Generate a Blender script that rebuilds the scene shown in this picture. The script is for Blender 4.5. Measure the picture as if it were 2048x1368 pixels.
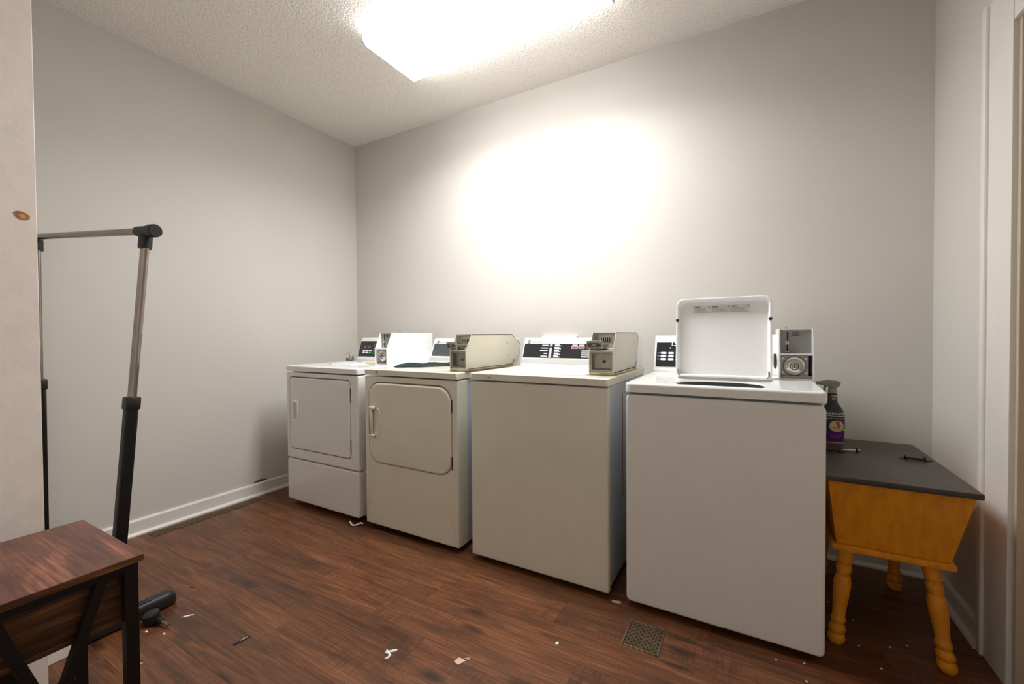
import bpy, bmesh, math, random
from mathutils import Vector, Matrix
random.seed(7)
for o in list(bpy.data.objects): bpy.data.objects.remove(o, do_unlink=True)
SC = bpy.context.scene
COL = SC.collection

# ------------------------------------------------------------------ camera, world, exposure
H, W = 2.7742, 3.7433            # ceiling height, right wall x
YB = -3.05                       # wall behind the camera
cam_d = bpy.data.cameras.new('camera'); cam = bpy.data.objects.new('camera', cam_d); COL.objects.link(cam)
yaw, pitch, roll = -0.5149, -0.0164, -0.0072
fw = Vector((math.sin(yaw)*math.cos(pitch), math.cos(yaw)*math.cos(pitch), math.sin(pitch)))
rt = Vector((math.cos(yaw), -math.sin(yaw), 0)); up = rt.cross(fw)
r2 = rt*math.cos(roll) + up*math.sin(roll); u2 = -rt*math.sin(roll) + up*math.cos(roll)
cam.matrix_world = Matrix(((r2.x, u2.x, -fw.x, 3.0351), (r2.y, u2.y, -fw.y, -2.5921), (r2.z, u2.z, -fw.z, 1.1154), (0, 0, 0, 1)))
cam_d.sensor_width = 36; cam_d.sensor_fit = 'HORIZONTAL'; cam_d.lens = 848.3153*36/2048; cam_d.clip_start = .02
SC.camera = cam
wd = bpy.data.worlds.new('world'); SC.world = wd; wd.use_nodes = True
wd.node_tree.nodes['Background'].inputs[0].default_value = (.9, .85, .8, 1)
wd.node_tree.nodes['Background'].inputs[1].default_value = .1
vs = SC.view_settings
vs.view_transform = 'Standard'; vs.look = 'None'; vs.gamma = 1; vs.use_curve_mapping = False
vs.exposure = 0.83
LAMP_STRENGTH = 5.2
# light of the ceiling fixture: the downward part of its prismatic diffuser
ll = bpy.data.lights.new('fixture_light', 'AREA'); ll.shape = 'RECTANGLE'; ll.size = 1.22; ll.size_y = .36; ll.energy = 18; ll.spread = math.radians(153)
ll.color = (1.0, .995, 1.0)
lo_ = bpy.data.objects.new('fixture_light', ll); COL.objects.link(lo_); lo_.location = (1.8335, -.764, H-.0885)

# ------------------------------------------------------------------ materials
def lin(c):
    f = lambda v: v/12.92 if v <= .04045 else ((v+.055)/1.055)**2.4
    return tuple(f(v/255) for v in c) + (1,)
MATS = {}
class NT:
    def __init__(s, name):
        s.m = bpy.data.materials.new(name); s.m.use_nodes = True
        s.t = s.m.node_tree; s.b = s.t.nodes['Principled BSDF']
    def n(s, kind, **kw):
        nd = s.t.nodes.new(kind)
        for k, v in kw.items():
            if hasattr(nd, k): setattr(nd, k, v)
        return nd
    def l(s, a, b): s.t.links.new(a, b)
    def coord(s, scale=(1, 1, 1), kind='Object', rnd=False):
        tc = s.n('ShaderNodeTexCoord'); mp = s.n('ShaderNodeMapping'); mp.inputs['Scale'].default_value = scale
        src = tc.outputs[kind]
        if rnd:
            oi = s.n('ShaderNodeObjectInfo'); mu = s.n('ShaderNodeVectorMath', operation='MULTIPLY_ADD')
            cb = s.n('ShaderNodeCombineXYZ')
            for i in range(3): s.l(oi.outputs['Random'], cb.inputs[i])
            s.l(cb.outputs[0], mu.inputs[0]); mu.inputs[1].default_value = (37, 53, 71); s.l(src, mu.inputs[2]); src = mu.outputs[0]
        s.l(src, mp.inputs['Vector']); return mp.outputs[0]
    def noise(s, vec, scale, detail=4, rough=.55, dist=0):
        nd = s.n('ShaderNodeTexNoise'); nd.inputs['Scale'].default_value = scale; nd.inputs['Detail'].default_value = detail
        nd.inputs['Roughness'].default_value = rough; nd.inputs['Distortion'].default_value = dist
        s.l(vec, nd.inputs['Vector']); return nd.outputs['Fac']
    def ramp(s, fac, stops):
        r = s.n('ShaderNodeValToRGB'); e = r.color_ramp.elements
        while len(e) < len(stops): e.new(.5)
        for el, (p, c) in zip(e, stops): el.position = p; el.color = c if len(c) == 4 else tuple(c)+(1,)
        s.l(fac, r.inputs[0]); return r.outputs[0]
    def mix(s, fac, a, b, mode='MIX'):
        m = s.n('ShaderNodeMix', data_type='RGBA', blend_type=mode)
        if isinstance(fac, float): m.inputs[0].default_value = fac
        else: s.l(fac, m.inputs[0])
        for i, v in ((6, a), (7, b)):
            if isinstance(v, tuple): m.inputs[i].default_value = v
            else: s.l(v, m.inputs[i])
        return m.outputs[2]
    def bump(s, hgt, strength, dist=.002):
        b = s.n('ShaderNodeBump'); b.inputs['Strength'].default_value = strength; b.inputs['Distance'].default_value = dist
        s.l(hgt, b.inputs['Height']); s.l(b.outputs[0], s.b.inputs['Normal'])
def mat(name, col, rough=.5, metal=0, var=.06, vscale=6, bump=0, bscale=200, coat=0):
    if name in MATS: return MATS[name]
    m = NT(name); c = lin(col)
    m.b.inputs['Roughness'].default_value = rough; m.b.inputs['Metallic'].default_value = metal
    if coat: m.b.inputs['Coat Weight'].default_value = coat; m.b.inputs['Coat Roughness'].default_value = .08
    v = m.coord()
    f = m.noise(v, vscale, 5)
    lo = tuple(max(0, x*(1-var)) for x in c[:3]) + (1,); hi = tuple(min(1, x*(1+var)) for x in c[:3]) + (1,)
    m.l(m.ramp(f, [(.3, lo), (.7, hi)]), m.b.inputs['Base Color'])
    if bump: m.bump(m.noise(v, bscale, 3), bump, .001)
    MATS[name] = m.m; return m.m
def emit(name, col, strength, base=(20, 20, 20)):
    m = NT(name); m.b.inputs['Base Color'].default_value = lin(base)
    m.b.inputs['Emission Color'].default_value = lin(col); m.b.inputs['Emission Strength'].default_value = strength
    MATS[name] = m.m; return m.m

def mk_wall():
    m = NT('wall_paint'); v = m.coord()
    f = m.noise(v, 1.3, 4)
    m.l(m.ramp(f, [(.3, lin((212, 208, 201))), (.7, lin((216, 212, 205)))]), m.b.inputs['Base Color'])
    m.b.inputs['Roughness'].default_value = .62
    m.bump(m.noise(v, 160, 4), .12, .0012); return m.m
def mk_ceiling():
    m = NT('popcorn_ceiling'); v = m.coord()
    f = m.noise(v, 70, 6, .75); 
    m.l(m.ramp(f, [(.34, lin((234, 226, 216))), (.5, lin((250, 246, 239)))]), m.b.inputs['Base Color'])
    m.b.inputs['Roughness'].default_value = .95
    vo = m.n('ShaderNodeTexVoronoi'); vo.inputs['Scale'].default_value = 95; m.l(v, vo.inputs['Vector'])
    h = m.mix(.5, f, vo.outputs['Distance']); m.bump(h, .75, .012); return m.m
def mk_wood(name, dark, mid, light, sx=1.6, sy=15, rough=.38, rnd=True, knots=True, scratch=True, along='x'):
    m = NT(name)
    _c = m.coord
    if along == 'y': m.coord = lambda sc=(1, 1, 1), **k: _c((sc[1], sc[0], sc[2]), **k)
    v = m.coord((sx, sy, sy), rnd=rnd)
    base = m.noise(v, 1.6, 6, .6, .9)
    fine = m.noise(m.coord((6, 160, 160), rnd=rnd), 1.2, 5, .6)
    wv = m.n('ShaderNodeTexWave', wave_type='BANDS', bands_direction='Y', wave_profile='SIN'); wv.inputs['Scale'].default_value = 2.6
    wv.inputs['Distortion'].default_value = 9; wv.inputs['Detail'].default_value = 3; wv.inputs['Detail Scale'].default_value = .6
    m.l(m.coord((1.0, 7, 7), rnd=rnd), wv.inputs['Vector'])
    c = m.ramp(base, [(.3, lin(dark)), (.5, lin(mid)), (.68, lin(light))])
    c = m.mix(m.ramp(wv.outputs['Fac'], [(.0, (.35, .35, .35)), (.45, (0, 0, 0))]), c, lin(dark))
    c = m.mix(m.ramp(fine, [(.4, (.5, .5, .5)), (.58, (0, 0, 0))]), c, lin(tuple(x*.62 for x in dark)))
    if knots:
        vo = m.n('ShaderNodeTexVoronoi'); vo.inputs['Scale'].default_value = 1.0; vo.inputs['Randomness'].default_value = 1
        m.l(m.coord((2.2, 5.5, 5.5), rnd=rnd), vo.inputs['Vector'])
        c = m.mix(m.ramp(vo.outputs['Distance'], [(.05, (.85, .85, .85)), (.16, (0, 0, 0))]), c, lin(tuple(x*.5 for x in dark)))
    if scratch:
        sc = m.noise(m.coord((120, 10, 10), rnd=rnd), 1.0, 3)
        pt = m.noise(m.coord((2, 5, 5), rnd=rnd), 1.0, 2)
        mm = m.n('ShaderNodeMath', operation='MULTIPLY')
        m.l(m.ramp(sc, [(.5, (0, 0, 0)), (.62, (.55, .55, .55))]), mm.inputs[0]); m.l(m.ramp(pt, [(.5, (0, 0, 0)), (.65, (1, 1, 1))]), mm.inputs[1])
        c = m.mix(mm.outputs[0], c, lin(tuple(x*.75 for x in dark)))
    if rnd:
        oi = m.n('ShaderNodeObjectInfo')
        c = m.mix(1.0, c, m.ramp(oi.outputs['Random'], [(0, (.82, .80, .80)), (1, (1.12, 1.08, 1.05))]), 'MULTIPLY')
    m.l(c, m.b.inputs['Base Color'])
    m.b.inputs['Roughness'].default_value = rough
    m.bump(fine, .25, .0006); MATS[name] = m.m; return m.m
MATS['wall'] = mk_wall(); MATS['ceiling'] = mk_ceiling()
mk_wood('floor_wood', (80, 48, 29), (118, 73, 44), (144, 92, 56))
mk_wood('floor_base', (60, 40, 28), (70, 46, 34), (78, 50, 36), rnd=False)
mk_wood('table_wood', (74, 42, 33), (122, 72, 54), (172, 108, 80), sx=1.6, sy=9, rough=.3, rnd=False, scratch=False)
mk_wood('table_panel_wood', (40, 22, 13), (92, 56, 28), (138, 90, 46), sx=2.2, sy=22, rough=.35, rnd=False, knots=False, scratch=False, along='y')
mat('wall_bounce_white', (240, 238, 234), .6, var=.01)
mat('trim', (231, 227, 221), .38, var=.03)
mat('pillar', (240, 229, 219), .5, var=.04, vscale=14, bump=.5, bscale=60)
mat('white_enamel', (243, 242, 240), .22, var=.015, coat=.3)
mat('front_white', (241, 239, 235), .25, var=.015, coat=.3)
mat('almond', (234, 230, 212), .24, var=.03, coat=.3)
mat('almond_box', (219, 215, 198), .35, var=.03)
mat('almond_aged', (198, 184, 142), .45, var=.1, vscale=12)
mat('galv', (206, 213, 218), .34, .15, var=.05)
mat('white_box', (247, 247, 247), .32, var=.01)
mat('gray_plate', (150, 150, 148), .4, .35, var=.06, vscale=25)
mat('steel', (196, 194, 188), .22, .95, var=.06)
mat('steel_dull', (168, 164, 150), .38, .8, var=.12, vscale=30)
mat('chrome', (156, 146, 136), .13, .95, var=.15, vscale=8)
mat('black_metal', (20, 18, 17), .42, .3, var=.2)
mat('black_plastic', (26, 25, 25), .42, var=.15)
mat('rubber', (34, 33, 33), .5, var=.15, bump=.2)
mat('panel_black', (40, 42, 44), .22, var=.1)
mat('panel_gray', (74, 78, 82), .3, var=.15, vscale=40)
mat('console_gray', (190, 190, 188), .35, var=.04)
mat('ink', (52, 50, 48), .6)
mat('ink_gray', (150, 150, 150), .6)
mat('label_white', (240, 240, 240), .5, var=.01)
mat('red_key', (176, 70, 62), .4)
mat('green_key', (56, 178, 120), .4)
mat('gap_dark', (26, 24, 22), .8)
mat('tub_shade_dark', (60, 60, 60), .35, .4)  # darkness inside the washer opening put into the tub colour
mat('cloth', (34, 48, 52), .95, var=.25, vscale=40, bump=.6, bscale=500)
mat('paper', (240, 240, 238), .6, var=.02)
mat('plastic_film', (236, 238, 242), .15, var=.02)
mat('yellow_note', (240, 234, 96), .6, var=.05)
mat('dish', (98, 96, 92), .35, .2, var=.3, vscale=40)
mat('pencil_orange', (190, 104, 50), .5)
mat('tan_tag', (226, 188, 160), .6)
mat('pen_blue', (24, 24, 52), .35)
mat('vent_metal', (118, 98, 72), .4, .55, var=.25, vscale=60)
mat('stain', (86, 70, 78), .9, var=.3, vscale=60)
mat('bottle_green', (34, 40, 36), .25, var=.1)
mat('bottle_purple', (92, 30, 110), .25, var=.1)
mat('bottle_dark_purple', (58, 24, 62), .25, var=.1)
mat('bottle_lime', (150, 206, 50), .4)
mat('spray_gray', (146, 146, 132), .4, var=.05)
mat('tan_picture', (218, 188, 146), .5, var=.2, vscale=60)
mat('dog_brown', (160, 96, 54), .6, var=.2)
mat('knot', (172, 118, 74), .5, var=.3, vscale=60)
mat('knot_core', (206, 164, 124), .5, var=.2, vscale=60)
mat('rust', (150, 112, 70), .8, var=.3, vscale=80)
mat('housing', (235, 232, 228), .4, var=.01)
mat('jamb_shade_tan', (196, 180, 158), .45, var=.05, bump=.3, bscale=90)  # shade on the jamb painted in as tan; the door shares it
emit('lens', (255, 254, 255), LAMP_STRENGTH, (255, 255, 255))
emit('led', (150, 170, 255), 1.6)
emit('led_white', (225, 230, 255), 1.6)
def mk_yellow():
    m = NT('yellow_paint'); v = m.coord((26, 26, 5))
    f = m.noise(v, 1.5, 5, .6)
    c = m.ramp(f, [(.25, lin((200, 126, 12))), (.6, lin((230, 150, 18)))])
    w = m.noise(m.coord((34, 34, 7)), 1.0, 5, .7)
    c = m.mix(m.ramp(w, [(.67, (0, 0, 0)), (.75, (.75, .75, .75))]), c, lin((104, 92, 52)))
    m.l(c, m.b.inputs['Base Color']); m.b.inputs['Roughness'].default_value = .5
    m.bump(f, .2, .001); MATS['yellow'] = m.m
mk_yellow()
def mk_blacktop():
    m = NT('black_stained_top'); v = m.coord((2, 2, 2))
    f = m.noise(v, 6, 6, .65)
    c = m.ramp(f, [(.3, lin((50, 42, 37))), (.7, lin((72, 62, 54)))])
    w = m.noise(m.coord(), 14, 3)
    c = m.mix(m.ramp(w, [(.72, (0, 0, 0)), (.8, (.35, .35, .35))]), c, lin((120, 110, 100)))
    m.l(c, m.b.inputs['Base Color']); m.b.inputs['Roughness'].default_value = .42
    m.bump(f, .15, .001); MATS['blacktop'] = m.m
mk_blacktop()

# ------------------------------------------------------------------ mesh helpers
def B(): return bmesh.new()
def box(bm, x0, x1, y0, y1, z0, z1, bev=0, seg=2):
    b = bmesh.new()
    vs_ = [b.verts.new((x, y, z)) for x in (x0, x1) for y in (y0, y1) for z in (z0, z1)]
    for f in ((0, 1, 3, 2), (4, 6, 7, 5), (0, 4, 5, 1), (2, 3, 7, 6), (0, 2, 6, 4), (1, 5, 7, 3)):
        b.faces.new([vs_[i] for i in f])
    if bev: bmesh.ops.bevel(b, geom=list(b.edges), offset=bev, segments=seg, profile=.5, affect='EDGES', clamp_overlap=True)
    return merge(bm, b)
def merge(bm, b, M=None):
    if M is not None: bmesh.ops.transform(b, matrix=M, verts=b.verts)
    me = bpy.data.meshes.new('tmp'); b.to_mesh(me); b.free()
    bm.from_mesh(me); bpy.data.meshes.remove(me); return bm
def frame_from(p0, p1):
    d = (Vector(p1)-Vector(p0)); L = d.length; d.normalize()
    a = Vector((0, 0, 1)) if abs(d.z) < .9 else Vector((1, 0, 0))
    x = a.cross(d).normalized(); y = d.cross(x)
    M = Matrix((x, y, d)).transposed().to_4x4(); M.translation = Vector(p0); return M, L
def cyl(bm, p0, p1, r0, r1=None, n=16, bev=0):
    r1 = r0 if r1 is None else r1
    M, L = frame_from(p0, p1)
    prof = [(r0, 0), (r1, L)]
    if bev: prof = [(r0-bev, 0), (r0, bev), (r1, L-bev), (r1-bev, L)]
    return lathe(bm, prof, M, n)
def lathe(bm, prof, M=None, n=24, cap=True):
    b = bmesh.new(); rings = []
    for r, z in prof:
        rings.append([b.verts.new((r*math.cos(2*math.pi*i/n), r*math.sin(2*math.pi*i/n), z)) for i in range(n)])
    for a, c in zip(rings, rings[1:]):
        for i in range(n): b.faces.new((a[i], a[(i+1) % n], c[(i+1) % n], c[i]))
    if cap:
        b.faces.new(list(reversed(rings[0]))); b.faces.new(rings[-1])
    return merge(bm, b, M)
def loft(bm, loops, cap0=True, cap1=True, M=None):
    b = bmesh.new(); R = [[b.verts.new(p) for p in lp] for lp in loops]; n = len(R[0])
    for a, c in zip(R, R[1:]):
        for i in range(n): b.faces.new((a[i], a[(i+1) % n], c[(i+1) % n], c[i]))
    if cap0: b.faces.new(list(reversed(R[0])))
    if cap1: b.faces.new(R[-1])
    bmesh.ops.recalc_face_normals(b, faces=b.faces)
    return merge(bm, b, M)
def prism(bm, poly, axis, a0, a1, bev=0):
    # poly: 2D points of the plane without `axis`, in order of the remaining axes
    def p3(p, a):
        q = list(p); q.insert(axis, a); return tuple(q)
    b = bmesh.new()
    lo = [b.verts.new(p3(p, a0)) for p in poly]; hi = [b.verts.new(p3(p, a1)) for p in poly]; n = len(poly)
    for i in range(n): b.faces.new((lo[i], lo[(i+1) % n], hi[(i+1) % n], hi[i]))
    b.faces.new(list(reversed(lo))); b.faces.new(hi)
    bmesh.ops.recalc_face_normals(b, faces=b.faces)
    if bev: bmesh.ops.bevel(b, geom=list(b.edges), offset=bev, segments=2, profile=.5, affect='EDGES', clamp_overlap=True)
    return merge(bm, b)
def rrect(u0, u1, v0, v1, r, n=6):
    # r: one radius or four (u0v0, u1v0, u1v1, u0v1); counter-clockwise 2D loop
    rs = r if isinstance(r, (tuple, list)) else (r,)*4
    out = []
    for (cu, cv, a0), rr in zip(((u0, v0, 180), (u1, v0, 270), (u1, v1, 0), (u0, v1, 90)), rs):
        su = cu+rr if cu == u0 else cu-rr; sv = cv+rr if cv == v0 else cv-rr
        for k in range(n+1):
            a = math.radians(a0+90*k/n); out.append((su+rr*math.cos(a), sv+rr*math.sin(a)))
    return out
def xz(lp, y): return [(u, y, v) for u, v in lp]
def xy(lp, z): return [(u, v, z) for u, v in lp]
def tube(bm, pts, r, n=10, closed=False, cap=True):
    pts = [Vector(p) for p in pts]; b = bmesh.new(); rings = []; N = len(pts); prev = None
    for i, p in enumerate(pts):
        if closed: d = pts[(i+1) % N]-pts[i-1]
        else: d = pts[min(i+1, N-1)]-pts[max(i-1, 0)]
        d.normalize()
        if prev is None:
            a = Vector((0, 0, 1)) if abs(d.z) < .9 else Vector((1, 0, 0)); x = a.cross(d).normalized()
        else: x = (prev - d*prev.dot(d)).normalized()
        prev = x; y = d.cross(x); rr = r[i] if isinstance(r, (list, tuple)) else r
        rings.append([b.verts.new(p+(x*math.cos(2*math.pi*k/n)+y*math.sin(2*math.pi*k/n))*rr) for k in range(n)])
    pr = list(zip(rings, rings[1:])) + ([(rings[-1], rings[0])] if closed else [])
    for a, c in pr:
        for k in range(n): b.faces.new((a[k], a[(k+1) % n], c[(k+1) % n], c[k]))
    if not closed and cap: b.faces.new(list(reversed(rings[0]))); b.faces.new(rings[-1])
    return merge(bm, b)
def bar(bm, p0, p1, w, d, updir=(0, 0, 1), bev=0):
    # rectangular bar from p0 to p1; d measured along updir, w across
    p0, p1 = Vector(p0), Vector(p1); t = (p1-p0); L = t.length; t.normalize()
    u = Vector(updir); u = (u-t*u.dot(t)).normalized(); s = t.cross(u)
    b = bmesh.new(); box(b, -w/2, w/2, -d/2, d/2, 0, L, bev)
    M = Matrix((s, u, t)).transposed().to_4x4(); M.translation = p0
    return merge(bm, b, M)
def smooth(me, ang=40):
    for p in me.polygons: p.use_smooth = p.area < .008
    bm = bmesh.new(); bm.from_mesh(me)
    for e in bm.edges:
        if len(e.link_faces) == 2 and e.calc_face_angle(0) > math.radians(ang): e.smooth = False
    bm.to_mesh(me); bm.free()
WORLD = {}
def obj(name, bm, m, parent=None, label=None):
    off = WORLD[parent.name] if parent else None
    if off is None:
        xs = [v.co for v in bm.verts]
        off = Vector(((min(v.x for v in xs)+max(v.x for v in xs))/2, (min(v.y for v in xs)+max(v.y for v in xs))/2, min(v.z for v in xs)))
    bmesh.ops.recalc_face_normals(bm, faces=bm.faces)
    bmesh.ops.translate(bm, verts=bm.verts, vec=-off)
    me = bpy.data.meshes.new(name); bm.to_mesh(me); bm.free(); smooth(me)
    me.materials.append(MATS[m] if isinstance(m, str) else m)
    o = bpy.data.objects.new(name, me); COL.objects.link(o)
    if parent: o.parent = parent
    else: o.location = off
    WORLD[o.name] = off
    if label: o['label'] = label
    return o
def thing(name, label, cat, loc, group=None):
    o = bpy.data.objects.new(name, None); COL.objects.link(o); o.location = loc; o.empty_display_size = .1
    o['label'] = label; o['category'] = cat
    if group: o['group'] = group
    WORLD[o.name] = Vector(loc); return o
def tag(o, label, cat, group=None):
    o['label'] = label; o['category'] = cat
    if group: o['group'] = group
    return o
def struct(name, bm, m, label=None):
    o = obj(name, bm, m); o['kind'] = 'structure'
    if label: o['label'] = label
    return o
def text_bm(s, size, M, depth=.0004, align='CENTER'):
    cu = bpy.data.curves.new('t', 'FONT'); cu.body = s; cu.size = size; cu.align_x = align; cu.align_y = 'CENTER'
    cu.extrude = depth/2; cu.resolution_u = 2
    o = bpy.data.objects.new('t', cu); COL.objects.link(o)
    dg = bpy.context.evaluated_depsgraph_get(); dg.update()
    me = bpy.data.meshes.new_from_object(o.evaluated_get(dg))
    b = bmesh.new(); b.from_mesh(me); bmesh.ops.transform(b, matrix=M, verts=b.verts)
    bpy.data.objects.remove(o); bpy.data.curves.remove(cu); bpy.data.meshes.remove(me)
    return b
class Face:
    # planar frame: o origin, u right, v up, n outward
    def __init__(s, o, u, v):
        s.o = Vector(o); s.u = Vector(u).normalized(); s.v = Vector(v).normalized(); s.n = s.u.cross(s.v)
        s.M = Matrix((s.u, s.v, s.n)).transposed().to_4x4(); s.M.translation = s.o
    def at(s, a, b, c=0): return s.o+s.u*a+s.v*b+s.n*c
    def slab(s, bm, u0, u1, v0, v1, n0, n1, r=0, bev=0):
        b = bmesh.new()
        if r:
            l = rrect(u0, u1, v0, v1, r, 4); loft(b, [xy(l, n0), xy(l, n1)])
        else: box(b, u0, u1, v0, v1, n0, n1, bev)
        return merge(bm, b, s.M)
    def disc(s, bm, a, b_, r, n0, n1, n=20, prof=None):
        M = s.M @ Matrix.Translation((a, b_, 0))
        return lathe(bm, prof or [(r, n0), (r, n1)], M, n)
    def text(s, t, a, b_, size, n0=.0006, align='CENTER', depth=.0006):
        return text_bm(t, size, s.M @ Matrix.Translation((a, b_, n0)), depth, align)

# ------------------------------------------------------------------ the room
fl = struct('floor', box(B(), -.05, W+.3, YB-.1, .1, -.08, -.006), 'floor_base')
PW, PL = .155, 1.22
pm = None; row = 0; y = -1.25 + PW*9
GAP = .0002
planks = {}
while y > YB:
    y1 = min(y, 0.0); y0 = max(y-PW, YB)
    if y1 - y0 > .004:
        x = -((row*0.437) % 1)*PL
        while x < W+.06:
            xa, xb = max(x, 0.0), min(x+PL, W+.06)
            if xb - xa > .02:
                key = (round(xb-xa, 4), round(y1-y0, 4))
                if key not in planks:
                    bm = B(); box(bm, -(xb-xa)/2+GAP, (xb-xa)/2-GAP, -(y1-y0)/2+GAP, (y1-y0)/2-GAP, -.006, 0, .0005, 1)
                    me = bpy.data.meshes.new('plank'); bm.to_mesh(me); bm.free(); me.materials.append(MATS['floor_wood']); planks[key] = me
                o = bpy.data.objects.new('plank', planks[key]); COL.objects.link(o); o.parent = fl
                o.location = Vector(((xa+xb)/2, (y0+y1)/2, 0)) - fl.location
            x += PL
    y -= PW; row += 1
struct('ceiling', box(B(), -.1, W+.3, YB-.1, .1, H, H+.1), 'ceiling')
wl = struct('wall_left', box(B(), -.1, 0, YB, 0, -.006, H), 'wall')
struct('wall_back', box(B(), -.1, W+.3, 0, .1, -.006, H), 'wall')
struct('wall_front', box(B(), -.1, W+.3, YB-.1, YB, -.006, H), 'wall_bounce_white')  # unseen wall, made whiter than the others to bounce light onto the machine fronts
# right wall with a doorway
bm = B(); DY0, DY1, DZ = -.70, -1.56, 2.06
box(bm, W, W+.14, DY0, 0, -.006, H); box(bm, W, W+.14, YB, DY1, -.006, H); box(bm, W, W+.14, DY1, DY0, DZ, H)
struct('wall_right', bm, 'wall')
# partition stub at the left with a painted board on its end
struct('wall_partition', box(B(), 0, 1.112, -2.325, -2.178, 0, H), 'wall')
pb = struct('trim_1', box(B(), 1.112, 1.132, -2.332, -2.172, 0, H-.001, .002), 'pillar', 'painted pine board at the left edge with a bare knot')
kf = Face((1.132, -2.203, 1.483), (0, 1, 0), (0, 0, 1))
bm = B(); lp = [(.0165*math.cos(a)*(1+.08*math.sin(3*a)), .0125*math.sin(a)-.003*math.cos(a), 0) for a in [2*math.pi*i/20 for i in range(20)]]
loft(bm, [[(x, y_, .0002) for x, y_, _ in lp], [(x, y_, .0007) for x, y_, _ in lp]], M=kf.M); obj('knot', bm, 'knot', pb, 'bare orange-brown pine knot')
bm = B(); loft(bm, [[(x*.45, y_*.4, .0007) for x, y_, _ in lp], [(x*.45, y_*.4, .001) for x, y_, _ in lp]], M=kf.M); obj('knot_centre', bm, 'knot_core', pb)
# baseboards with a shoe moulding
def baseboard(name, p0, p1, nrm):
    bm = B(); n = Vector(nrm); a, c = Vector(p0), Vector(p1)
    t = .014
    def strip(bm, poly):
        lo = [a+n*d+Vector((0, 0, z)) for d, z in poly]; hi = [c+n*d+Vector((0, 0, z)) for d, z in poly]
        loft(bm, [lo, hi])
    strip(bm, [(0, 0), (t, 0), (t, .078), (t-.006, .088), (0, .088)])
    o = struct(name, bm, 'trim')
    bm = B(); strip(bm, [(t, 0), (t+.016, 0), (t+.015, .008), (t+.009, .015), (t, .018)])
    obj('shoe_moulding', bm, 'trim', o); return o
baseboard('baseboard_left', (0, -2.178, 0), (0, 0, 0), (1, 0, 0))
baseboard('baseboard_back', (.03, 0, 0), (W-.03, 0, 0), (0, -1, 0))
baseboard('baseboard_right', (W, -.515, 0), (W, 0, 0), (-1, 0, 0))
# right doorway: casing, jamb, door
c = struct('trim_2', box(B(), W-.016, W, DY0+.005, -.516, 0, DZ+.15, .002), 'trim', 'white door casing on the right wall')
bm = B(); box(bm, W-.026, W, -.548, -.516, 0, DZ+.15, .006); obj('back_band', bm, 'trim', c)
struct('trim_3', box(B(), W-.004, W+.14, DY0-.016, DY0, 0, DZ, .002), 'jamb_shade_tan', 'door jamb at the right edge, its shade painted in as tan')
struct('trim_4', box(B(), W-.016, W, DY1-.14, DY1-.002, 0, DZ+.15, .002), 'trim')
struct('trim_5', box(B(), W-.016, W, DY1, DY0, DZ+.004, DZ+.15, .002), 'trim')
d1 = struct('door_1', box(B(), W+.045, W+.085, DY1+.006, DY0-.02, .008, DZ-.006, .003), 'jamb_shade_tan', 'closed tan door at the right edge')
bm = B(); cyl(bm, (W+.046, -1.49, .95), (W+.01, -1.49, .95), .012); lathe(bm, [(.012, 0), (.026, .012), (.028, .03), (.018, .042)], Matrix.Translation((W+.015, -1.49, .95)) @ Matrix.Rotation(-math.pi/2, 4, 'Y'), 20)
obj('door_knob', bm, 'steel', d1)
# paint damage above the left baseboard
bm = B(); f = Face((0, -.872, .092), (0, 1, 0), (0, 0, 1))
pts = [(-.055, -.004), (-.03, -.004), (.0, -.003), (.045, .0), (.05, .006), (.02, .009), (.012, .015), (-.012, .012), (-.03, .008)]
loft(bm, [[(a, b_, .0003) for a, b_ in pts], [(a, b_, .0012) for a, b_ in pts]], M=f.M); obj('chipped_paint', bm, 'stain', wl, 'dark purple-brown patch of chipped paint above the baseboard')

# ------------------------------------------------------------------ ceiling light
LX0, LX1, LY0, LY1 = 1.205, 2.462, -.976, -.552
t = thing('ceiling_light', 'long white wraparound fluorescent light fixture on the textured ceiling', 'ceiling light', ((LX0+LX1)/2, (LY0+LY1)/2, H))
obj('housing', box(B(), LX0+.012, LX1-.012, LY0+.06, LY1-.06, H-.035, H-.0005, .004), 'housing', t)
prof = [(LY0+.004, H-.036), (LY0+.004, H-.062), (LY0+.022, H-.084), (LY1-.022, H-.084), (LY1-.004, H-.062), (LY1-.004, H-.036)]
obj('diffuser', prism(B(), prof, 0, LX0+.006, LX1-.006), 'lens', t, 'glowing white plastic diffuser')
pe = [(LY0, H-.034), (LY0, H-.064), (LY0+.02, H-.088), (LY1-.02, H-.088), (LY1, H-.064), (LY1, H-.034)]
for xa in (LX0, LX1-.006): obj('end_cap', prism(B(), pe, 0, xa, xa+.006), 'housing', t)

# ------------------------------------------------------------------ laundry machines
YF = -.867
def cabinet(t, x0, x1, h, gap_z, yb, side, front, fdepth, zb=.028, rad=.012):
    obj('cabinet', box(B(), x0+.006, x1-.006, YF+fdepth, yb, zb, gap_z-.002, .003), side, t)
    for fx in (x0+.06, x1-.06):
        for fy in (YF+.10, yb-.06):
            bm = B(); lathe(bm, [(.02, 0), (.02, .012), (.008, .014), (.008, zb+.004)], Matrix.Translation((fx, fy, 0)), 14); obj('levelling_foot', bm, 'rubber', t)
def front_loops(u0, u1, v0, v1, r, y, inset):
    return xz(rrect(u0+inset, u1-inset, v0+inset, v1-inset, max(r-inset, .001)), y)
def plain_front(t, x0, x1, z0, z1, fdepth, m, r=.012, name='front_panel'):
    bm = B(); e = .009
    loft(bm, [front_loops(x0, x1, z0, z1, r, YF+fdepth, 0), front_loops(x0, x1, z0, z1, r, YF+e, 0), front_loops(x0, x1, z0, z1, r, YF+e*.3, e*.3), front_loops(x0, x1, z0, z1, r, YF, e)])
    return obj(name, bm, m, t)
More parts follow.
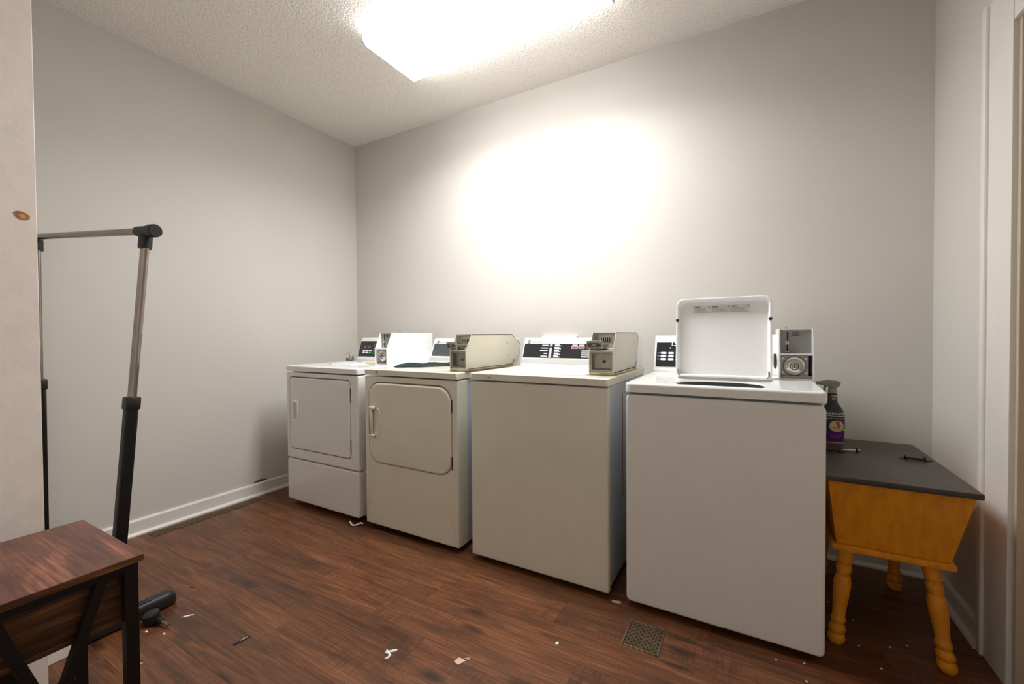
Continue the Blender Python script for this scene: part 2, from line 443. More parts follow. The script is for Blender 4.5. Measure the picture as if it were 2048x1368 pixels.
def holed_front(t, x0, x1, z0, z1, fdepth, m, hole, hr, r=.012, name='front_panel'):
    bm = B(); e = .009; h0, h1, g0, g1 = hole
    H1 = lambda y_, i: xz(rrect(h0+i, h1-i, g0+i, g1-i, hr-i), y_)
    loft(bm, [front_loops(x0, x1, z0, z1, r, YF+fdepth, 0), front_loops(x0, x1, z0, z1, r, YF+e, 0), front_loops(x0, x1, z0, z1, r, YF+e*.3, e*.3), front_loops(x0, x1, z0, z1, r, YF, e),
              H1(YF, 0), H1(YF+.003, .002), H1(YF+.03, .002)])
    return obj(name, bm, m, t)
def deck(t, x0, x1, z0, z1, yb, m, r=.016):
    bm = B(); L = lambda i: rrect(x0+i, x1-i, YF-.002+i, yb-i, (r*1.6, r*1.6, .006, .006))
    loft(bm, [xy(L(0), z0), xy(L(0), z1-r*.8), xy(L(.0012), z1-r*.45), xy(L(.005), z1-r*.12), xy(L(.011), z1)])
    return obj('top_deck', bm, m, t)
def console(t, x0, x1, y0, z0, z1, setback, yb, m, endr=.012):
    # sloped control console at the rear; returns frame of its sloped face
    zt = z1-.018
    prof = [(y0, z0), (y0, z0+.012), (y0+setback, zt), (y0+setback+.006, z1-.006), (y0+setback+.016, z1), (yb-.01, z1), (yb, z1-.01), (yb, z0)]
    o = obj('console', prism(B(), prof, 0, x0, x1, .002), m, t)
    a = Vector((x0, y0, z0+.012)); v = Vector((0, setback, zt-z0-.012))
    return o, Face(a, (1, 0, 0), v), v.length
def ring_logo(f, a, b, r):
    bm = B(); pts = [f.at(a+r*math.cos(2*math.pi*i/20), b+r*math.sin(2*math.pi*i/20), .0006) for i in range(20)]
    tube(bm, pts, r*.2, 5, True)
    tube(bm, [f.at(a-r*.45, b-r*.2, .0006), f.at(a-r*.1, b+r*.45, .0006), f.at(a+r*.1, b-r*.4, .0006), f.at(a+r*.5, b+r*.3, .0006)], r*.14, 5)
    return bm
def cam_lock(t, x, z):
    bm = B(); f = Face((x, YF-.002, z), (1, 0, 0), (0, 0, 1))
    f.disc(bm, 0, 0, .009, 0, .003, prof=[(.009, 0), (.009, .003), (.0075, .0045), (.006, .0045), (.0055, .003)])
    f.slab(bm, -.001, .001, -.004, .004, .003, .0046)
    return obj('lock', bm, 'steel', t, 'small chrome cam lock')

def coin_box_old(t, x0, x1, yf, yb, zd, aged):
    # almond coin meter: open two-tier front, chamfered back, base plate
    z0, zm, z1 = zd+.012, zd+.11, zd+.193; s = .003
    prof = [(yf, z0), (yf, zm), (yf+.055, z1), (yb-.115, z1), (yb, z1-.06), (yb-.02, z1-.13), (yb-.11, z0)]
    bm = B()
    prism(bm, prof, 0, x0, x0+s); prism(bm, prof, 0, x1-s, x1)
    box(bm, x0, x1, yf+.055, yb-.115, z1-s, z1)
    prism(bm, [(yb-.115, z1-s), (yb-.115, z1), (yb, z1-.06), (yb-.004, z1-.062)], 0, x0, x1)
    prism(bm, [(yb-.004, z1-.062), (yb, z1-.06), (yb-.02, z1-.13), (yb-.024, z1-.13)], 0, x0, x1)
    prism(bm, [(yb-.024, z1-.13), (yb-.02, z1-.13), (yb-.11, z0), (yb-.114, z0)], 0, x0, x1)
    box(bm, x0+s, x1-s, yf, yb-.14, zm-.004, zm+.002)
    box(bm, x0+s, x1-s, yf, yb-.12, z0, z0+.004)
    box(bm, x0+s, x1-s, yf+.075, yf+.078, zm, z1-s)
    cb = obj('coin_box', bm, 'almond_box', t, 'almond metal coin meter box with open front')
    bm = B(); box(bm, x0-.001, x1+.001, yf+.002, yb-.10, zd+.0005, z0-.001); obj('base_plate', bm, 'almond_aged', cb, 'yellowed base plate')
    # lower vault
    bm = B(); f = Face((x0, yf+.038, z0), (1, 0, 0), (0, 0, 1)); w = x1-x0
    b = bmesh.new()
    L = lambda i, y_: [(p[0], p[1], y_) for p in rrect(s+i, w-s-i, .004+i, zm-z0-.004-i, .003)]
    loft(b, [L(0, -.002), L(0, .030), L(.008, .030), L(.012, .004)], cap0=True, cap1=True); merge(bm, b, f.M); obj('vault', bm, 'steel_dull', cb, 'recessed steel vault door')
    bm = B(); f.disc(bm, w*.55, (zm-z0)*.5, .0075, .004, .010, prof=[(.0085, .004), (.0085, .009), (.006, .010), (.005, .007)]); obj('vault_lock', bm, 'steel_dull', cb)
    bm = B(); f.disc(bm, w*.55, (zm-z0)*.5, .0048, .0062, .0078); obj('keyhole', bm, 'gap_dark', cb)
    # coin slide
    f = Face((x0, yf+.075, zm), (1, 0, 0), (0, 0, 1))
    bm = B(); f.slab(bm, .012, w-.006, .004, .072, 0, .006, bev=.001)
    f.slab(bm, .02, w-.01, .006, .034, .006, .034, bev=.002)
    for i in range(6): f.slab(bm, .034+i*.0095, .039+i*.0095, .040, .060, .006, .014)
    for i in range(3): f.disc(bm, .03+i*.025, .066, .0025, .006, .009, 8)
    obj('coin_chute', bm, 'steel', cb, 'bright steel coin slide with coin slots')
    bm = B()
    for i in range(5): f.slab(bm, .0395+i*.0095, .0428+i*.0095, .040, .060, .006, .010)
    obj('coin_slot', bm, 'gap_dark', cb)
    bm = B(); out = .105
    f.slab(bm, .004, w-.045, .022, .030, .03, out, bev=.001); f.slab(bm, .0, w-.04, .010, .046, out-.012, out, bev=.003)
    f.slab(bm, .006, .012, .012, .018, .03, out+.012); f.slab(bm, .002, .008, .032, .036, .03, out+.006)
    obj('coin_slide', bm, 'steel_dull', cb, 'protruding coin slide handle')
    bm = B(); f.slab(bm, .014, w-.056, .019, .036, out, out+.0012); obj('price_plate', bm, 'panel_gray', cb)
    bm = f.text('25¢', w*.30, .0275, .013, out+.0015); obj('price_text', bm, 'label_white', cb)
    for (yy, zz) in ((yb-.17, z0+.13), (yb-.165, z0+.055), (yb-.10, z0+.028)):
        bm = lathe(B(), [(.003, 0), (.003, .0016)], Matrix.Translation((x1-.0004, yy, zz)) @ Matrix.Rotation(math.pi/2, 4, 'Y'), 10); obj('rivet', bm, 'ink', cb)
    bm = B(); tube(bm, [(x1+.001, yf+.02, zd+.0125), (x1+.001, yb-.13, zd+.0125), (x1+.001, yb-.105, z0+.006), (x1+.001, yb-.095, z0+.024)], .0018, 6); obj('seam_gap', bm, 'gap_dark', cb)
    return cb
def coin_box_new(t, x0, x1, yf, yb, zd):
    # white coin meter: frame, recessed slot plate above, round steel vault lock below
    z0, zm, z1 = zd+.001, zd+.108, zd+.214; s = .004; w = x1-x0; sb = .05
    prof = [(yf, z0), (yf, zm), (yf+sb, z1), (yb, z1), (yb, z0)]
    bm = B(); prism(bm, prof, 0, x0, x0+s); prism(bm, prof, 0, x1-s, x1)
    box(bm, x0+s, x1-s, yf+sb, yb, z1-s, z1); box(bm, x0+s, x1-s, yb-s, yb, z0, z1-s); box(bm, x0+s, x1-s, yf, yb-s, z0, z0+s)
    box(bm, x0+s, x1-s, yf, yf+.09, zm-.005, zm+.002)
    cb = obj('coin_box', bm, 'white_box', t, 'white metal coin meter box')
    bm = B(); box(bm, x0+s, x1-s, yf+.058, yf+.062, zm+.002, z1-s); obj('slot_plate', bm, 'gray_plate', cb, 'grey recessed coin slot plate')
    f = Face((x0, yf+.058, zm), (1, 0, 0), (0, 0, 1))
    bm = B(); f.disc(bm, .028, .046, .009, 0, .006, prof=[(.009, 0), (.009, .004), (.006, .006), (.004, .003)])
    obj('coin_return_knob', bm, 'steel', cb)
    bm = B(); f.slab(bm, .022, .042, .006, .011, 0, .010, bev=.001); obj('coin_return', bm, 'steel', cb)
    bm = B(); f.slab(bm, .0295, .0345, .054, .094, .0003, .0016, r=.002); f.slab(bm, .0285, .0335, .010, .038, .0003, .0016); obj('coin_slot', bm, 'gap_dark', cb)
    bm = B(); pts = [f.at(.060+px_, .084+py_, .0008) for px_, py_ in [(p[0], p[1]) for p in rrect(-.013, .013, -.006, .006, .0055, 3)]]; tube(bm, pts, .0009, 5, True); obj('price_ring', bm, 'ink', cb)
    bm = f.text('25¢', .060, .084, .009, .0008); obj('price_text', bm, 'ink', cb)
    f = Face((x0, yf+.03, z0), (1, 0, 0), (0, 0, 1)); hh = zm-z0
    bm = B(); f.slab(bm, s, w-s-.012, s+.012, hh-.008, 0, .004); f.slab(bm, s, w-s, s, s+.012, 0, .012, bev=.001); obj('vault', bm, 'gray_plate', cb)
    q = (w-.012)/2
    for cx_ in (.013, w-.025):
        for cy_ in (.027, hh-.018): obj('vault_screw', f.disc(B(), cx_, cy_, .006, .004, .008, 12, prof=[(.006, .004), (.006, .006), (.003, .008)]), 'steel', cb)
    bm = B(); f.disc(bm, q, hh*.52, .04, .004, .012, 36, prof=[(.041, .004), (.041, .007), (.037, .012), (.033, .010), (.020, .017), (.016, .017), (.013, .009)]); obj('vault_disc', bm, 'steel', cb, 'round brushed steel vault lock')
    bm = B(); f.disc(bm, q, hh*.52, .0115, .009, .015, 20, prof=[(.012, .009), (.012, .014), (.009, .015), (.007, .013)]); obj('vault_cylinder', bm, 'steel', cb)
    bm = B(); f.slab(bm, q-.0012, q+.0012, hh*.52-.006, hh*.52+.006, .013, .0154); obj('keyhole', bm, 'gap_dark', cb)
    bm = B(); lathe(bm, [(.006, 0), (.006, .004), (.003, .007), (.008, .009), (.008, .011)], Matrix.Translation((x0+.035, yf+.2, z1)), 12); obj('top_lock', bm, 'steel', cb)
    return cb

# --- dryer 1 (far left)
x0, x1, h = .3095, 1.018, .9237
t = thing('dryer', 'white coin dryer in the corner with small door, black keypad and coin box, leftmost', 'dryer', ((x0+x1)/2, -.5, 0), 'coin laundry machines along the back wall')
cabinet(t, x0, x1, h, .885, -.11, 'white_enamel', 'front_white', .05)
holed_front(t, x0+.008, x1-.004, .311, .880, .052, 'front_white', (.350, .950, .372, .855), .032, .008)
plain_front(t, x0+.008, x1-.004, .030, .305, .052, 'front_white', .02, 'lower_panel')
deck(t, x0+.004, x1-.004, .888, h, -.11, 'white_enamel', .009)
bm = B(); D = lambda i: (.3575+i, .9425-i, .3795+i, .8465-i)
L = lambda i, y_: xz(rrect(*D(i), .026-i*.5), y_)
loft(bm, [L(0, YF+.018), L(0, YF+.002), L(.002, YF-.001), L(.006, YF-.002)]); dr = obj('door', bm, 'front_white', t)
bm = B(); L = lambda i, y_: xz(rrect(.395+i, .452-i, .556+i, .692-i, .006), y_)
loft(bm, [L(0, YF-.002), L(.001, YF-.012), L(.008, YF-.012), L(.013, YF-.0035)]); obj('handle', bm, 'white_enamel', dr, 'recessed white pull handle')
bm = B(); box(bm, .418, .438, YF-.0045, YF-.0034, .572, .676); obj('handle_recess', bm, 'console_gray', dr)
for zc in (.76, .455):
    bm = B()
    for k in range(3): cyl(bm, (.9455, YF+.004, zc-.042+k*.029), (.9455, YF+.004, zc-.042+k*.029+.026), .0055, n=10)
    obj('hinge', bm, 'ink', dr)
co, f, vl = console(t, x0+.012, x1-.18, -.285, h, 1.104, .05, -.12, 'white_enamel')
bm = B(); f.slab(bm, .006, .40, .022, vl-.012, .0, .002); obj('control_panel', bm, 'panel_black', co)
for i in range(6):
    u = .050+(i % 3)*.034; v = .064-(i//3)*.0175
    bm = B(); f.slab(bm, u, u+.026, v, v+.0125, .002, .005, r=.003); obj('button', bm, 'green_key' if i == 5 else 'label_white', co, 'green start button' if i == 5 else None)
for u in (.058, .094, .114): bm = B(); f.slab(bm, u, u+.009, .094, .101, .002, .0026); f.slab(bm, u+.0025, u+.0065, .101, .110, .002, .0026); obj('panel_mark', bm, 'ink_gray', co)
obj('panel_line', f.slab(B(), .163, .165, .04, vl-.03, .002, .0026), 'ink_gray', co)
coin_box_new(t, .838, .948, -.575, -.115, h)

# --- dryer 2
x0, x1, h = 1.0687, 1.7401, .9258
t = thing('dryer', 'almond coin dryer with big rounded door and curved handle, second machine from left', 'dryer', ((x0+x1)/2, -.5, 0), 'coin laundry machines along the back wall')
cabinet(t, x0, x1, h, .889, -.19, 'galv', 'almond', .07)
holed_front(t, x0, x1, .028, .885, .085, 'almond', (1.101, 1.706, .386, .857), .088, .006)
deck(t, x0-.001, x1+.001, .892, h, -.19, 'almond', .006)
bm = B(); L = lambda i, y_: xz(rrect(1.1075+i, 1.6995-i, .3925+i, .8485-i, .081-i*.5), y_)
loft(bm, [L(0, YF+.018), L(0, YF), L(.003, YF-.004), L(.009, YF-.006)]); dr = obj('door', bm, 'almond', t)
bm = B(); L = lambda i, y_: xz(rrect(1.150+i, 1.197-i, .548+i, .705-i, .022-i), y_)
loft(bm, [L(0, YF-.006), L(.001, YF-.009), L(.004, YF-.009), L(.007, YF-.0065)]); obj('handle_pocket', bm, 'almond', dr)
bm = B(); box(bm, 1.130, 1.156, YF-.028, YF-.020, .552, .702, .003); box(bm, 1.130, 1.164, YF-.030, YF-.006, .697, .714, .005); box(bm, 1.130, 1.164, YF-.030, YF-.006, .537, .556, .005); box(bm, 1.130, 1.138, YF-.028, YF-.006, .552, .702, .002)
obj('handle', bm, 'almond_box', dr, 'cream curved door handle')
for zc in (.755, .46):
    bm = B()
    for k in range(4): cyl(bm, (1.7035, YF+.002, zc-.034+k*.017), (1.7035, YF+.002, zc-.034+k*.017+.015), .005, n=10)
    obj('hinge', bm, 'ink', dr)
cam_lock(t, 1.172, .911)
co, f, vl = console(t, x0+.004, x1-.004, -.305, h, 1.094, .06, -.195, 'white_enamel')
bm = B(); f.slab(bm, .012, .50, .040, vl-.020, 0, .002); obj('control_panel', bm, 'panel_gray', co)
bm = B(); f.slab(bm, .0, x1-x0-.008, .004, .028, .0, .0012); obj('console_strip', bm, 'console_gray', co)
obj('logo', ring_logo(f, .040, vl-.008, .0085), 'ink', co, 'round dark emblem')
obj('lettering', f.text('Commercial Dryer', .056, vl-.008, .009, align='LEFT'), 'ink', co)
for i in range(4): obj('cycle_label', f.slab(B(), .22, .28, .05+i*.018, .054+i*.018, .002, .0026), 'label_white', co)
coin_box_old(t, 1.642, 1.746, -.80, -.20, h, 1)

# --- washer 3
x0, x1, h = 1.8198, 2.5146, .9317
t = thing('washer', 'plain-fronted almond coin washer, lid closed, black control strip, third machine from left', 'washer', ((x0+x1)/2, -.5, 0), 'coin laundry machines along the back wall')
cabinet(t, x0, x1, h, .895, -.19, 'galv', 'almond', .025)
plain_front(t, x0, x1, .026, .891, .03, 'almond', .004)
deck(t, x0-.002, x1+.002, .898, h, -.19, 'almond', .006)
bm = B(); L = lambda i, z: xy(rrect(x0+.12+i, x1-.115-i, -.815+i, -.40-i, .03), z)
loft(bm, [L(0, h+.0002), L(.002, h+.006), L(.008, h+.009)]); obj('lid', bm, 'white_enamel', t)
cam_lock(t, 1.927, .914)
bm = B(); box(bm, x1-.007, x1-.0052, -.62, -.612, .36, .84); obj('rust_streak', bm, 'rust', t, 'thin brown rust streak on the side')
co, f, vl = console(t, x0+.002, x1-.006, -.345, h, 1.098, .055, -.195, 'white_enamel')
bm = B(); f.slab(bm, .008, .60, .040, vl-.020, 0, .002); obj('control_panel', bm, 'panel_black', co)
bm = B(); f.slab(bm, .0, x1-x0-.008, .004, .032, .0, .0012); obj('console_strip', bm, 'console_gray', co)
obj('logo', ring_logo(f, .034, vl-.008, .0085), 'ink', co, 'round dark emblem')
obj('lettering', f.text('Commercial Washer', .050, vl-.008, .0095, align='LEFT'), 'ink', co)
bm = B(); f.slab(bm, .177, .193, .040, vl-.020, .002, .004); obj('selector_track', bm, 'console_gray', co, 'silver cycle selector strip')
bm = B(); f.slab(bm, .174, .196, .104, .109, .004, .007, bev=.001); obj('selector_knob', bm, 'gap_dark', co)
nw = [.040, .022, .050, .046, .040]
for i in range(5):
    v = .046+i*.0172
    bm = B(); f.slab(bm, .166-nw[i], .166, v, v+.0055, .002, .0026); obj('cycle_label', bm, 'label_white', co)
    bm = B(); f.slab(bm, .207, .237, v+.003, v+.0085, .002, .0026); f.slab(bm, .209, .248, v-.003, v+.0015, .002, .0026); obj('cycle_label', bm, 'label_white', co)
for u in (.314, .355):
    bm = B(); f.slab(bm, u, u+.036, .098, .112, .002, .004, r=.002); f.slab(bm, u+.003, u+.034, .117, .122, .002, .0026); obj('key_border', bm, 'label_white', co)
    bm = B(); f.slab(bm, u+.003, u+.033, .1005, .1095, .004, .006, r=.002); obj('key', bm, 'red_key', co, 'small red key')
for i in range(4):
    v = .046+i*.0115
    bm = B(); f.slab(bm, .376, .440, v, v+.0065, .002, .0026); obj('status_label', bm, 'label_white', co)
coin_box_old(t, 2.392, 2.504, -.752, -.20, h, 1)

# --- washer 4 (lid open)
x0, x1, h = 2.5862, 3.2510, .9195
t = thing('washer', 'white coin washer with its lid standing open, rightmost machine', 'washer', ((x0+x1)/2, -.5, 0), 'coin laundry machines along the back wall')
yb4 = -.14
cabinet(t, x0, x1, h, .878, yb4, 'white_enamel', 'front_white', .03)
plain_front(t, x0+.001, x1-.001, .026, .874, .034, 'front_white', .02)
# deck with a tub opening
bm = B(); r = .016; HX0, HX1, HY0, HY1 = 2.722, 3.118, -.842, -.512
L = lambda i: rrect(x0-.002+i, x1+.002-i, YF-.003+i, yb4-i, (.022, .022, .006, .006))
Hh = lambda i, z, rr=.035: xy(rrect(HX0+i, HX1-i, HY0+i, HY1-i, rr), z)
ctr = ((HX0+HX1)/2, (HY0+HY1)/2)
loft(bm, [xy(L(0), .882), xy(L(0), h-.009), xy(L(.0009), h-.005), xy(L(.0035), h-.0014), xy(L(.008), h), Hh(0, h), Hh(.004, h-.003), Hh(.010, h-.008), Hh(.018, h-.010, .05), Hh(.030, h-.010, .13), Hh(.032, h-.016, .13)], cap0=False, cap1=False)
obj('top_deck', bm, 'white_enamel', t)
bm = B(); L2 = lambda i, z: xy(rrect(HX0+.032+i, HX1-.032-i, HY0+.032+i, HY1-.032-i, .13), z)
loft(bm, [L2(0, h-.0162), L2(.001, h-.05), L2(.004, .80), L2(.02, .79), L2(.02, .62)], cap0=False, cap1=True); obj('tub', bm, 'tub_shade_dark', t, 'steel wash tub, inner shade painted dark')
# lid
lean = math.radians(5)
LM = Matrix.Translation((2.9195, -.512, h+.004)) @ Matrix.Rotation(-lean, 4, 'X')
hw = .189
bm = B()
Lr = lambda i, y_, k=0: xz(rrect(-hw+i, hw-i, 0+i*.6, .352-i, (.012, .012, .032, .032)), y_)
loft(bm, [Lr(.004, .012), Lr(0, .008), Lr(0, -.020), Lr(.002, -.023), Lr(.007, -.023), Lr(.010, -.019), Lr(.016, .003)], M=LM); ld = obj('lid', bm, 'white_box', t, 'white lid standing open')
lf = Face(LM @ Vector((0, .003, 0)), (1, 0, 0), (LM.to_3x3() @ Vector((0, 0, 1))))
for u in (-hw+.006, hw-.006):
    bm = B(); M_ = LM @ Matrix.Translation((u, -.0245, .252)) @ Matrix.Rotation(math.pi/2, 4, 'X'); lathe(bm, [(.0075, -.003), (.0075, .002), (.005, .005)], M_, 14); obj('bumper', bm, 'rubber', ld, 'black rubber lid bumper')
for (u0, u1) in ((-.118, -.048), (-.046, .030), (.032, .108)):
    obj('sticker', lf.slab(B(), u0, u1, .288, .318, .0004, .0009), 'label_white', ld, 'white instruction sticker'); bm = B()
    for (a, b_, c_, d_) in ((u0, u1, .288, .2886), (u0, u1, .3174, .318), (u0, u0+.0006, .288, .318), (u1-.0006, u1, .288, .318)): lf.slab(bm, a, b_, c_, d_, .0009, .0013)
    for k in range(6): lf.slab(bm, u0+.005, u1-.006-(k*7 % 5)*.004, .2905+k*.0034, .2915+k*.0034, .0009, .0013)
    obj('sticker_print', bm, 'ink_gray', ld)['kind'] = 'stuff'
    obj('sticker_heading', lf.slab(B(), u0+.005, u0+.028, .3115, .3145, .0009, .0014), 'ink', ld); obj('sticker_symbol', lf.disc(B(), u1-.006, .3135, .0026, .0009, .0014, 8), 'ink', ld)
for u in (-hw+.012, hw-.012):
    bm = B(); tube(bm, [LM @ Vector((u, -.020, .03)), LM @ Vector((u, -.024, .008)), LM @ Vector((u*.96, -.026, .001))], .003, 8); obj('lid_hinge', bm, 'gray_plate', ld)
co, f, vl = console(t, x0+.003, x1-.10, -.312, h, 1.107, .052, yb4-.004, 'white_enamel')
bm = B(); f.slab(bm, .010, .44, .016, vl-.020, 0, .002); obj('control_panel', bm, 'panel_black', co)
obj('display', f.text('1.50', .080, .136, .026, .0026, align='LEFT'), 'led_white', co, 'lit white digits')
bm = B(); f.slab(bm, .076, .081, .114, .120, .002, .003); obj('indicator', bm, 'led', co, 'small blue lit indicator')
for i in range(3):
    for j in range(4):
        bm = B(); u = .034+j*.036; v = .050+i*.0165
        f.slab(bm, u, u+.026, v, v+.011, .002, .004, r=.003); obj('button', bm, 'label_white', co)
        if j == 0:
            bm = B(); f.slab(bm, u-.0065, u-.002, v+.003, v+.008, .002, .003); obj('indicator', bm, 'led', co, 'small blue lit indicator')
            bm = B(); f.slab(bm, u-.018, u-.009, v+.004, v+.008, .002, .0026); obj('row_label', bm, 'ink_gray', co)
coin_box_new(t, 3.136, 3.256, -.484, -.145, h)
bm = B(); tube(bm, [(3.128, -.30, 1.02), (3.128, -.30, h+.002)], .006, 8); obj('cable', bm, 'ink', t)

# ------------------------------------------------------------------ yellow dough-box table
TZ = .62
t = thing('dough_box_table', 'mustard yellow dough box table with black top and turned splayed legs', 'table', (3.455, -.45, 0))
obj('top', box(B(), 3.262, 3.652, -.775, -.108, TZ-.019, TZ, .003), 'blacktop', t, 'dark stained wooden lid')
bm = B()
top = [(3.270, -.755), (3.642, -.755), (3.642, -.13), (3.270, -.13)]; bot = [(3.302, -.697), (3.602, -.697), (3.602, -.19), (3.302, -.19)]
loft(bm, [[(a, b_, TZ-.0195) for a, b_ in top], [(a, b_, .3605) for a, b_ in bot]]); obj('body', bm, 'yellow', t)
obj('base_board', box(B(), 3.287, 3.613, -.713, -.172, .338, .360, .005), 'yellow', t)
lp = [(.019, 0), (.0245, .006), (.027, .018), (.024, .030), (.020, .034), (.025, .042), (.0255, .052), (.021, .062), (.0185, .068), (.0225, .078), (.0225, .086), (.019, .092), (.020, .120), (.0245, .170), (.0265, .205), (.0235, .228), (.0205, .236), (.0175, .237), (.0175, .241), (.021, .244), (.024, .262), (.022, .274), (.0190, .275), (.0190, .279), (.024, .284), (.0265, .338)]
for (fx, fy), (tx, ty) in (((3.300, -.700), (3.337, -.655)), ((3.598, -.692), (3.563, -.655)), ((3.576, -.186), (3.560, -.230)), ((3.312, -.186), (3.337, -.230))):
    dv = Vector((tx-fx, ty-fy, .338)); L_ = dv.length
    bm = B(); b = bmesh.new(); lathe(b, lp, None, 22)
    for v in b.verts:
        k = v.co.z/.338; v.co.x += fx+dv.x*k; v.co.y += fy+dv.y*k
    merge(bm, b); obj('leg', bm, 'yellow', t)
for (cx_, cy_) in ((3.586, -.400), (3.322, -.396)):
    bm = B(); w2 = .036
    for s in (-1, 1): prism(bm, [(cx_+s*w2-.012, cy_-.009), (cx_+s*w2+.012, cy_-.009), (cx_+s*w2+.007, cy_+.009), (cx_+s*w2-.007, cy_+.009)], 2, TZ, TZ+.003); cyl(bm, (cx_+s*w2*.8, cy_, TZ+.001), (cx_+s*w2*.8, cy_, TZ+.012), .004, n=10)
    tube(bm, [(cx_-w2*.8, cy_, TZ+.011), (cx_-w2*.75, cy_-.012, TZ+.007), (cx_+w2*.75, cy_-.012, TZ+.007), (cx_+w2*.8, cy_, TZ+.011)], .0048, 8)
    obj('pull', bm, 'black_metal', t, 'black drop pull on the lid')
bm = B(); M_ = Matrix.Translation((3.396, -.368, TZ+.0055)) @ Matrix.Rotation(math.radians(18), 4, 'Z') @ Matrix.Rotation(math.pi/2, 4, 'Y')
b = bmesh.new(); lathe(b, [(.001, -.032), (.0032, -.026), (.0036, .012), (.0036, .018)], None, 10); merge(bm, b, M_)
s_ = thing('bolt', 'loose metal screw with black washer lying on the dark tabletop', 'screw', (3.396, -.368, TZ))
obj('shank', bm, 'steel', s_)
bm = B(); b = bmesh.new(); lathe(b, [(.0048, .016), (.009, .018), (.009, .021), (.0046, .022)], None, 14); merge(bm, b, M_ @ Matrix.Translation((-.003, 0, 0))); obj('washer_ring', bm, 'rubber', s_)
bm = B(); b = bmesh.new(); lathe(b, [(.006, .022), (.006, .030), (.004, .031)], None, 6); merge(bm, b, M_); obj('head', bm, 'steel', s_)

# ------------------------------------------------------------------ spray bottle on the table
bx, by = 3.352, -.215
t = thing('spray_bottle', 'dark green and purple trigger spray bottle with grey nozzle behind the open washer', 'bottle', (bx, by, TZ))
def oval(a, b_, z, n=28): return [(bx+a*math.cos(2*math.pi*i/n), by+b_*math.sin(2*math.pi*i/n), TZ+z) for i in range(n)]
secs = [(.036, .022, 0), (.040, .025, .004), (.0405, .026, .012), (.045, .028, .05), (.046, .029, .09), (.0455, .0285, .12), (.041, .026, .143), (.031, .022, .162), (.021, .018, .178), (.0175, .0165, .188), (.0175, .0165, .224)]
def band(za, zb, grow=0):
    def at(z):
        for (a0, b0, q0), (a1, b1, q1) in zip(secs, secs[1:]):
            if q0 <= z <= q1: k = (z-q0)/(q1-q0); return (a0+(a1-a0)*k+grow, b0+(b1-b0)*k+grow)
    zs = sorted({za, zb} | {s[2] for s in secs if za < s[2] < zb}); return [oval(*at(z), z) for z in zs]
bm = B(); loft(bm, [oval(*s) for s in secs]); bd = obj('body', bm, 'bottle_green', t)
bm = B(); loft(bm, band(.008, .058, .0006), False, False); obj('purple_band', bm, 'bottle_purple', bd)
bm = B(); loft(bm, band(.186, .222, .0007), False, False); obj('neck_label', bm, 'bottle_dark_purple', bd)
bm = B(); loft(bm, band(.0015, .006, .0006), False, False); obj('white_line', bm, 'label_white', bd)
# facing direction of the label: towards the camera
vd = (Vector((3.0351, -2.5921, 0))-Vector((bx, by, 0))).normalized()
def wrap(bm2, grow=.0012):
    # lay flat (u, v) geometry onto the front of the oval body
    for v in bm2.verts:
        u, q = v.co.x, v.co.y
        a = .0455; b_ = .0288
        for (a0, b0, q0), (a1, b1, q1) in zip(secs, secs[1:]):
            if q0 <= q <= q1: k = (q-q0)/(q1-q0); a, b_ = a0+(a1-a0)*k, b0+(b1-b0)*k; break
        ang = -math.pi/2+max(-1.4, min(1.4, u/.038)); g = grow+v.co.z
        v.co = Vector((bx+(a+g)*math.cos(ang), by+(b_+g)*math.sin(ang), TZ+q))
    return bm2
I4 = Matrix.Identity(4)
obj('brand_lettering', wrap(text_bm('STAINMASTER', .0135, Matrix.Translation((.004, .133, 0)), .0002)), 'label_white', bd)
obj('lettering', wrap(text_bm('carpet pet stain remover', .0072, Matrix.Translation((.006, .112, 0)), .0002)), 'label_white', bd)
obj('lettering', wrap(text_bm('pet stain & odor\neliminator', .0066, Matrix.Translation((.012, .033, 0)), .0002)), 'ink_gray', bd)
obj('neck_lettering', wrap(text_bm('POWER\nSPRAY', .012, Matrix.Translation((.010, .205, 0)), .0002)), 'label_white', bd)
bm = B(); b = bmesh.new()
N = 24; c_ = b.verts.new((.012, .078, 0)); rings = []
for k in (.5, 1): rings.append([b.verts.new((.012+.024*k*math.cos(2*math.pi*i/N), .078+.026*k*math.sin(2*math.pi*i/N), 0)) for i in range(N)])
for i in range(N): b.faces.new((c_, rings[0][i], rings[0][(i+1) % N])); b.faces.new((rings[0][i], rings[1][i], rings[1][(i+1) % N], rings[0][(i+1) % N]))
wrap(b, .0012); merge(bm, b); obj('round_picture', bm, 'tan_picture', bd, 'round tan picture on the label')
b = bmesh.new()
for (cu, cv, ru, rv) in ((.013, .094, .007, .007), (.017, .080, .006, .010), (.008, .073, .012, .003)):
    vs_ = [b.verts.new((cu+ru*math.cos(2*math.pi*i/12), cv+rv*math.sin(2*math.pi*i/12), .0004)) for i in range(12)]; b.faces.new(vs_)
obj('picture_subject', wrap(b, .0014), 'dog_brown', bd)
b = bmesh.new()
g = [[b.verts.new((u, v, 0)) for u in (.034, .042, .050)] for v in (.057, .067)]
for i in range(2): b.faces.new((g[0][i], g[0][i+1], g[1][i+1], g[1][i]))
obj('lime_tab', wrap(b, .0012), 'bottle_lime', bd)
b = bmesh.new()
us = [-.03+.006*i for i in range(13)]
g = [[b.verts.new((u, v, 0)) for u in us] for v in (.122, .1235)]
for i in range(12): b.faces.new((g[0][i], g[0][i+1], g[1][i+1], g[1][i]))
obj('underline', wrap(b, .0012), 'label_white', bd)
